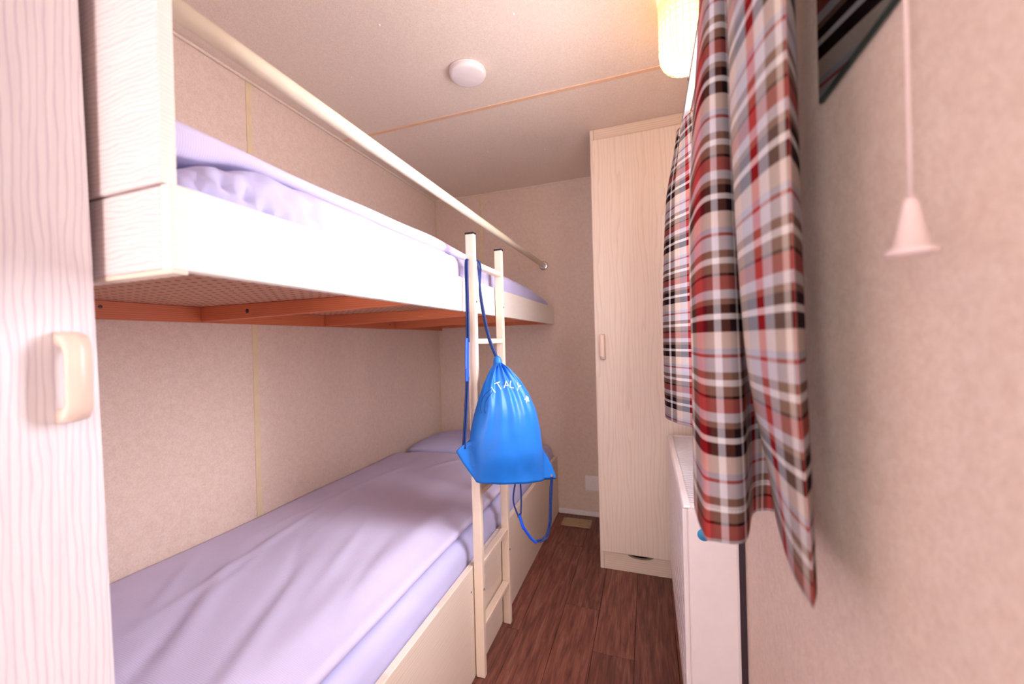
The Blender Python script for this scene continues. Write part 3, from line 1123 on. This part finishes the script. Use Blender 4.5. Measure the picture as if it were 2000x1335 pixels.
def d_handle(name, base, out, side, zc, h, depth, width, mat, parent):
    """angular bow handle: feet on the door, flat grip; out = away from door, side = across"""
    base, out, side = Vector(base), Vector(out), Vector(side)
    th = 0.008
    outer = [(0, -h / 2), (depth * 0.72, -h / 2 + 0.004), (depth, -h / 2 + 0.018), (depth, h / 2 - 0.018), (depth * 0.72, h / 2 - 0.004), (0, h / 2)]
    inner = [(0, -h / 2 + 0.016), (depth * 0.55, -h / 2 + 0.018), (depth - th, -h / 2 + 0.027), (depth - th, h / 2 - 0.027), (depth * 0.55, h / 2 - 0.018), (0, h / 2 - 0.016)]
    bm = bmesh.new()
    A, B, Ci, Di = [], [], [], []
    for (a, z), (c, w) in zip(outer, inner):
        for lst, q, zz, sd in ((A, a, z, -1), (B, a, z, 1), (Ci, c, w, -1), (Di, c, w, 1)):
            lst.append(bm.verts.new(base + out * q + side * sd * width / 2 + Vector((0, 0, zc + zz))))
    for i in range(5):
        bm.faces.new((A[i], A[i + 1], B[i + 1], B[i]))
        bm.faces.new((Ci[i], Di[i], Di[i + 1], Ci[i + 1]))
        bm.faces.new((A[i], Ci[i], Ci[i + 1], A[i + 1]))
        bm.faces.new((B[i], B[i + 1], Di[i + 1], Di[i]))
    for i in (0, 5):
        bm.faces.new((A[i], B[i], Di[i], Ci[i]))
    bmesh.ops.bevel(bm, geom=[e for e in bm.edges], offset=0.0012, segments=2, affect='EDGES')
    return finish(name, bm, mat, parent, True)


d_handle('handle', (-0.181, WF - 0.017, 0), (0, -1, 0), (1, 0, 0), 0.965, 0.112, 0.026, 0.020, 'pinkplastic', dr)

# ---------------------------------------------------------------- near wardrobe on the left
CX = -0.630
nw = empty('wardrobe', (CX, 0.28, 0), 'near white-limed wardrobe at the left edge with a bow handle', 'wardrobe')
box('carcass', XL + 0.003, CX - 0.0195, -0.30, 0.279, 0.001, ZC - 0.001, 'door', nw, 0.001)
bm = bmesh.new()
bm_box(bm, CX - 0.018, CX, -0.26, 0.2885, 0.03, ZC - 0.012)
bmesh.ops.bisect_plane(bm, geom=list(bm.verts) + list(bm.edges) + list(bm.faces), plane_co=(0, 0, 0.52), plane_no=(0, 0, 1))
for v in bm.verts:                       # the hanging door is a touch out of square
    if v.co.y > 0.1:
        v.co.y = min(0.2978, v.co.y + (1.0 - v.co.z) * 0.0195)
nd = finish('door', bm, 'door', nw)
d_handle('handle', (CX, 0.262, 0), (1, 0, 0), (0, 1, 0), 0.972, 0.104, 0.027, 0.022, 'pinkplastic', nd)

# ---------------------------------------------------------------- floor vent, cover plate, detector
vt = empty('floor_vent', (-0.385, 2.14, 0), 'small brass vent plate set in the floor by the back wall', 'vent')
box('plate', -0.464, -0.305, 2.090, 2.185, 0.0004, 0.005, 'vent', vt, 0.002)
for k in range(6):
    y = 2.108 + k * 0.012
    box('slat', -0.448, -0.321, y, y + 0.006, 0.005, 0.0068, 'vent', vt, 0.001)
for x, y in ((-0.456, 2.098), (-0.313, 2.098), (-0.456, 2.177), (-0.313, 2.177)):
    lathe('screw', [(0.003, 0.005), (0.0028, 0.0065), (0, 0.007)], (x, y, 0), 'screw', vt, 8)

pl = empty('cover_plate', (-0.30, YB, 0.145), 'blank white square cover plate low on the back wall', 'cover plate')
box('plate', -0.351, -0.262, YB - 0.008, YB - 0.0003, 0.145, 0.229, 'plastic', pl, 0.003, 2)
box('insert', -0.343, -0.270, YB - 0.0095, YB - 0.008, 0.153, 0.221, 'plastic', pl, 0.001)

dt = empty('smoke_detector', (-0.549, 1.215, ZC), 'round white detector disc on the ceiling', 'detector')
lathe('base_ring', [(0.0, -0.0005), (0.062, -0.0005), (0.062, -0.006), (0.058, -0.008), (0, -0.008)], (-0.549, 1.215, ZC), 'plastic', dt, 48)
lathe('cover', [(0.0600, -0.008), (0.0600, -0.014), (0.056, -0.019), (0.05, -0.021), (0, -0.022)], (-0.549, 1.215, ZC), 'plastic', dt, 48)

# ---------------------------------------------------------------- ceiling lamp
LC = (0.120, 1.150, ZC)
lp = empty('ceiling_lamp', LC, 'lit ceiling lamp with a yellow pressed glass shade above the curtain rail', 'lamp')
lathe('ceiling_plate', [(0, -0.0005), (0.050, -0.0005), (0.050, -0.014), (0.044, -0.018), (0, -0.018)], LC, 'white', lp, 32)
bm = bmesh.new()
prof = []
R0 = 0.068
for k in range(15):
    prof.append((R0, -0.012 - k * 0.0098))
for k in range(1, 8):
    a = k * math.pi / 2 / 8
    prof.append((R0 - 0.036 * (1 - math.cos(a)), -0.1492 - 0.042 * math.sin(a)))
prof += [(0.020, -0.194), (0.0, -0.195)]
nseg = 56
rings = []
for q, (r, z) in enumerate(prof):
    if r < 1e-6:
        rings.append([bm.verts.new(Vector(LC) + Vector((0, 0, z)))])
        continue
    row = []
    for k in range(nseg):
        bumpy = 0.0032 if (k + q) % 2 == 0 else 0.0
        if q == 0 or q >= len(prof) - 2:
            bumpy = 0
        rr = r + bumpy
        row.append(bm.verts.new(Vector(LC) + Vector((rr * math.cos(2 * math.pi * k / nseg), rr * math.sin(2 * math.pi * k / nseg), z - (bumpy if q > 14 else 0)))))
    rings.append(row)
for a, b in zip(rings, rings[1:]):
    for k in range(nseg):
        if len(b) == 1:
            bm.faces.new((a[k], a[(k + 1) % nseg], b[0]))
        elif k % 2 == 0:
            bm.faces.new((a[k], a[(k + 1) % nseg], b[(k + 1) % nseg], b[k]))
        else:
            bm.faces.new((a[k], a[(k + 1) % nseg], b[(k + 1) % nseg], b[k]))
bmesh.ops.triangulate(bm, faces=bm.faces)
finish('glass_shade', bm, 'glass', lp)
bm = bmesh.new()
for q in range(1, 15, 2):
    z = -0.012 - q * 0.0098
    ringp = [Vector(LC) + Vector(((R0 + 0.0030) * math.cos(2 * math.pi * k / 56), (R0 + 0.0030) * math.sin(2 * math.pi * k / 56), z)) for k in range(57)]
    bm_tube(bm, ringp, 0.0011, 5, False)
for k in range(0, nseg, 2):
    a = 2 * math.pi * k / nseg
    bm_tube(bm, [Vector(LC) + Vector(((r + 0.003) * math.cos(a), (r + 0.003) * math.sin(a), z - (0.003 if q > 14 else 0))) for q, (r, z) in enumerate(prof) if 0 < q < 21], 0.0009, 4, False)
tag(finish('shade_ribbing', bm, 'ribglass', lp), kind='stuff')
lathe('bulb', [(0.012, -0.02), (0.013, -0.035), (0.024, -0.060), (0.029, -0.080), (0.024, -0.100), (0.012, -0.109), (0, -0.111)], LC, 'bulb', lp, 20)
pd = bpy.data.lights.new('lamp_glow', 'POINT')
pd.energy, pd.color, pd.shadow_soft_size = 0.75, (1.0, 0.86, 0.68), 0.03
po = bpy.data.objects.new('lamp_glow', pd)
link(po, lp)
po.location = (-0.0, 0, -0.135)

# ---------------------------------------------------------------- curtain rail and curtains
KX, KZ = 0.125, 1.646
cr = empty('curtain_rail', (KX, 0.9, KZ), 'white plastic curtain rail above the window', 'curtain rail')
box('track', KX - 0.010, KX + 0.006, 0.36, 1.335, KZ - 0.009, KZ + 0.009, 'white', cr, 0.0025, 2)
box('groove_shade', KX - 0.0108, KX - 0.0098, 0.37, 1.325, KZ - 0.0030, KZ + 0.0030, 'groove', cr, 0)  # grey strip painting the shade of the track's groove
box('end_stop', KX - 0.012, KX + 0.008, 1.334, 1.346, KZ - 0.011, KZ + 0.010, 'plastic', cr, 0.003, 2)
for y in (0.45, 1.06, 1.30):
    box('rail_bracket', KX + 0.006, XR - 0.0003, y, y + 0.014, KZ - 0.006, KZ + 0.010, 'white', cr, 0.002)
box('screw', KX - 0.0118, KX - 0.0098, 1.095, 1.101, KZ + 0.003, KZ + 0.008, 'black', cr, 0.0005)


def curtain(name, keys, us, ztop, zbot, label, per=9, rows=80, period=0.159, zphase=1.164):
    """keys: (t, plan points) from rail (t=0) to hem (t=1); us: warp coordinate of each plan point"""
    KT = [k[0] for k in keys]
    KP = [spline([(x, y, 0) for x, y in k[1]], per) for k in keys]
    n = len(KP[0])
    US = []
    for a, b in zip(us, us[1:]):
        US += [a + (b - a) * q / per for q in range(per)]
    US.append(us[-1])

    def plan(i, t):
        k = 0
        while k < len(KT) - 2 and t > KT[k + 1]:
            k += 1
        f = (t - KT[k]) / (KT[k + 1] - KT[k])
        p0, p1, p2, p3 = (KP[max(0, k - 1)][i], KP[k][i], KP[k + 1][i], KP[min(len(KP) - 1, k + 2)][i])
        return 0.5 * (2 * p1 + (p2 - p0) * f + (2 * p0 - 5 * p1 + 4 * p2 - p3) * f * f + (3 * p1 - p0 - 3 * p2 + p3) * f ** 3)
    T = [plan(i, 0) for i in range(n)]
    me = bpy.data.meshes.new(name)
    org = Vector((sum(p.x for p in T) / n, sum(p.y for p in T) / n, zbot))
    verts, faces, uvs = [], [], []
    for j in range(rows + 1):
        t = j / rows
        for i in range(n):
            p = plan(i, t)
            z = ztop + (zbot - ztop) * t
            verts.append(Vector((p.x, p.y, z)) - org)
            uvs.append((US[i], -(z - zphase) / period))
    for j in range(rows):
        for i in range(n - 1):
            a = j * n + i
            faces.append((a, a + 1, a + n + 1, a + n))
    me.from_pydata(verts, [], faces)
    uvl = me.uv_layers.new(name='UVMap')
    for lp_ in me.loops:
        uvl.data[lp_.index].uv = uvs[lp_.vertex_index]
    me.materials.append(MAT['plaid'])
    for p in me.polygons:
        p.use_smooth = True
    o = bpy.data.objects.new(name, me)
    o.location = org
    link(o)
    s = o.modifiers.new('thickness', 'SOLIDIFY')
    s.thickness = 0.0012
    tag(o, label, 'curtain', 'plaid curtains at the window')
    # stitched hem line
    bm = bmesh.new()
    tt = 0.955
    for i in range(0, n - 1):
        a, b = plan(i, tt), plan(i + 1, tt)
        k = max(1, int((b - a).length / 0.006))
        d = (b - a)
        if d.length < 1e-5:
            continue
        nrm = Vector((-d.y, d.x, 0)).normalized()
        for q in range(k):
            c = a + d * ((q + 0.2) / k)
            e = a + d * ((q + 0.75) / k)
            z = ztop + (zbot - ztop) * tt
            for sgn in (-1, 1):
                o2 = nrm * 0.0011 * sgn
                vs = [bm.verts.new(Vector((c.x, c.y, z - 0.0005)) + o2), bm.verts.new(Vector((e.x, e.y, z - 0.0005)) + o2),
                      bm.verts.new(Vector((e.x, e.y, z + 0.0005)) + o2), bm.verts.new(Vector((c.x, c.y, z + 0.0005)) + o2)]
                bm.faces.new(vs)
    me2 = bpy.data.meshes.new('hem_stitching')
    for v in bm.verts:
        v.co -= org
    bm.to_mesh(me2)
    bm.free()
    me2.materials.append(MAT['white'])
    st = bpy.data.objects.new('hem_stitching', me2)
    link(st, o)
    tag(st, kind='stuff')
    return o


k0 = [(0.186, 0.590), (0.155, 0.492), (0.1300, 0.4360), (0.1235, 0.430), (0.112, 0.470), (0.106, 0.565), (0.130, 0.640), (0.165, 0.670), (0.135, 0.645),
      (0.108, 0.600), (0.094, 0.620), (0.096, 0.700), (0.108, 0.790), (0.135, 0.820), (0.160, 0.780)]
k1 = [(0.186, 0.590), (0.156, 0.492), (0.1320, 0.4360), (0.1255, 0.430), (0.114, 0.465), (0.106, 0.560), (0.135, 0.640), (0.168, 0.670), (0.130, 0.645),
      (0.110, 0.592), (0.080, 0.592), (0.073, 0.668), (0.080, 0.770), (0.128, 0.800), (0.160, 0.760)]
k2 = [(0.186, 0.585), (0.158, 0.492), (0.1360, 0.4400), (0.1295, 0.434), (0.121, 0.475), (0.120, 0.575), (0.150, 0.640), (0.170, 0.680), (0.135, 0.640),
      (0.110, 0.572), (0.077, 0.575), (0.068, 0.630), (0.074, 0.740), (0.124, 0.770), (0.160, 0.745)]
k3 = [(0.176, 0.550), (0.160, 0.485), (0.1480, 0.4540), (0.143, 0.449), (0.146, 0.520), (0.166, 0.645), (0.172, 0.670), (0.160, 0.675), (0.140, 0.655),
      (0.112, 0.567), (0.077, 0.557), (0.064, 0.574), (0.068, 0.700), (0.120, 0.740), (0.160, 0.730)]
nu_ = [2.868, 2.835, 2.802, 2.39, 2.25, 2.0, 1.7, 1.43, 1.15, 0.87, 0.60, 0.47, 0.25, 0.0, -0.2]  # first entries stay in the dark warp, painting shade on the return fold
curtain('curtain', [(0, k0), (0.45, k1), (0.75, k2), (1.0, k3)], nu_, 1.636, 0.738, 'near gathered plaid curtain hanging beside the mirror')

f0 = [(0.140, 1.215), (0.122, 1.245), (0.110, 1.285), (0.112, 1.300), (0.104, 1.318), (0.104, 1.340), (0.140, 1.352)]
f1 = [(0.155, 1.150), (0.120, 1.225), (0.092, 1.265), (0.088, 1.278), (0.070, 1.330), (0.076, 1.390), (0.145, 1.395)]
f2 = [(0.160, 1.120), (0.118, 1.215), (0.084, 1.262), (0.080, 1.275), (0.053, 1.340), (0.063, 1.420), (0.150, 1.430)]
f3 = [(0.160, 1.100), (0.118, 1.215), (0.082, 1.262), (0.078, 1.275), (0.052, 1.345), (0.062, 1.430), (0.150, 1.440)]
curtain('curtain', [(0, f0), (0.22, f1), (0.6, f2), (1.0, f3)], [1.45, 1.2, 1.03, 0.98, 0.76, 0.58, 0.3], 1.636, 0.742,  # pale warp paints in the backlight, dark warp the shade beyond the window
        'far plaid curtain bunched at the end of the rail by the wardrobe', zphase=1.10)
tube('curtain_hook', [(KX - 0.004, 1.30, KZ - 0.009), (KX - 0.012, 1.30, KZ - 0.022), (KX - 0.016, 1.30, KZ - 0.038)], 0.005, 'plastic', cr, 8)

# ---------------------------------------------------------------- radiator
RX0, RX1, RY0, RY1, RZ0, RZ1 = 0.067, 0.183, 0.985, 1.695, 0.10, 0.610
ra = empty('radiator', (0.13, 1.34, 0.10), 'white panel radiator on the wall below the window', 'radiator')
box('front_panel', RX0, RX0 + 0.012, RY0, RY1, RZ0, RZ1 - 0.006, 'enamel', ra, 0.004, 2)
for k in range(9):
    z = RZ0 + 0.05 + k * 0.047
    box('panel_rib', RX0 - 0.0012, RX0 + 0.0005, RY0 + 0.03, RY1 - 0.03, z, z + 0.022, 'enamel', ra, 0.0008)
box('side_panel', RX0 + 0.012, RX1 - 0.004, RY0 + 0.001, RY0 + 0.006, RZ0, RZ1 - 0.004, 'enamel', ra, 0.002)
box('side_panel', RX0 + 0.012, RX1 - 0.004, RY1 - 0.006, RY1 - 0.001, RZ0, RZ1 - 0.004, 'enamel', ra, 0.002)
box('back_panel', RX1 - 0.012, RX1, RY0 + 0.002, RY1, RZ0, RZ1 - 0.006, 'enamel', ra, 0.003)
bm = bmesh.new()
bm_box(bm, RX0 + 0.002, RX0 + 0.020, RY0, RY1, RZ1 - 0.006, RZ1, 0.0025)
bm_box(bm, RX1 - 0.018, RX1, RY0, RY1, RZ1 - 0.006, RZ1, 0.0025)
bm_box(bm, RX0 + 0.020, RX1 - 0.018, RY0, RY0 + 0.022, RZ1 - 0.006, RZ1, 0.0015)
bm_box(bm, RX0 + 0.020, RX1 - 0.018, RY1 - 0.022, RY1, RZ1 - 0.006, RZ1, 0.0015)
gf = finish('grille_frame', bm, 'enamel', ra)
ns = 44
y = RY0 + 0.022
step = (RY1 - RY0 - 0.044) / ns
proto = None
for k in range(ns):
    if proto is None:
        proto = box('grille_slat', RX0 + 0.020, RX1 - 0.018, y, y + step * 0.58, RZ1 - 0.009, RZ1 - 0.003, 'grille', gf, 0.001)
        proto_loc = proto.location.copy()
    else:
        c = proto.copy()
        COL.objects.link(c)
        c.location = proto_loc + Vector((0, k * step, 0))
box('convector_shade', RX0 + 0.014, RX1 - 0.014, RY0 + 0.02, RY1 - 0.02, RZ0 + 0.03, RZ1 - 0.12, 'dark_fill', ra, 0.001)  # dark colour paints the shade seen through the grille slots
box('wall_spacer', RX1 - 0.004, XR - 0.0003, RY0 + 0.004, RY0 + 0.030, 0.16, 0.56, 'dark_fill', ra, 0.001)  # dark strip spanning the gap between radiator and wall
box('wall_spacer', RX1, XR - 0.0003, RY1 - 0.14, RY1 - 0.11, 0.16, 0.56, 'dark_fill', ra, 0.001)
tube('sticker', [(0.112, RY0 + 0.0010, 0.548), (0.112, RY0 + 0.0004, 0.548)], 0.014, 'sticker', ra, 20)
for k_ in (RY0 + 0.05, RY1 - 0.05):
    tube('pipe', [(0.13, k_, 0.0), (0.13, k_, 0.11)], 0.008, 'white', ra, 10)

# ---------------------------------------------------------------- mirror and pull cord
mi = empty('wall_mirror', (XR, 0.2, 1.2585), 'frameless mirror on the right wall beside the curtain', 'mirror')
box('mirror_body', XR - 0.005, XR - 0.0004, -0.12, 0.537, 1.2585, 1.78, 'mirror_edge', mi, 0.0008)
box('mirror_face', XR - 0.0056, XR - 0.005, -0.117, 0.534, 1.2615, 1.777, 'mirror', mi, 0)

pc = empty('pull_cord', (0.168, 0.335, 1.050), 'white pull cord with a cone handle in front of the right wall', 'pull cord')
tube('cord', [(0.168, 0.335, 1.087), (0.168, 0.335, 1.35), (0.168, 0.335, 1.62), (0.168, 0.335, ZC - 0.03)], 0.0012, 'cordplastic', pc, 8)
lathe('cone_handle', [(0, 1.0885), (0.0032, 1.088), (0.0042, 1.085), (0.0095, 1.056), (0.0135, 1.0535), (0.0138, 1.0505), (0.0110, 1.0500), (0.0090, 1.053), (0, 1.058)], (0.168, 0.335, 0), 'cordplastic', pc, 32)
lathe('switch_box', [(0, ZC - 0.0004), (0.022, ZC - 0.0004), (0.022, ZC - 0.022), (0.012, ZC - 0.032), (0, ZC - 0.032)], (0.168, 0.335, 0), 'cordplastic', pc, 24)
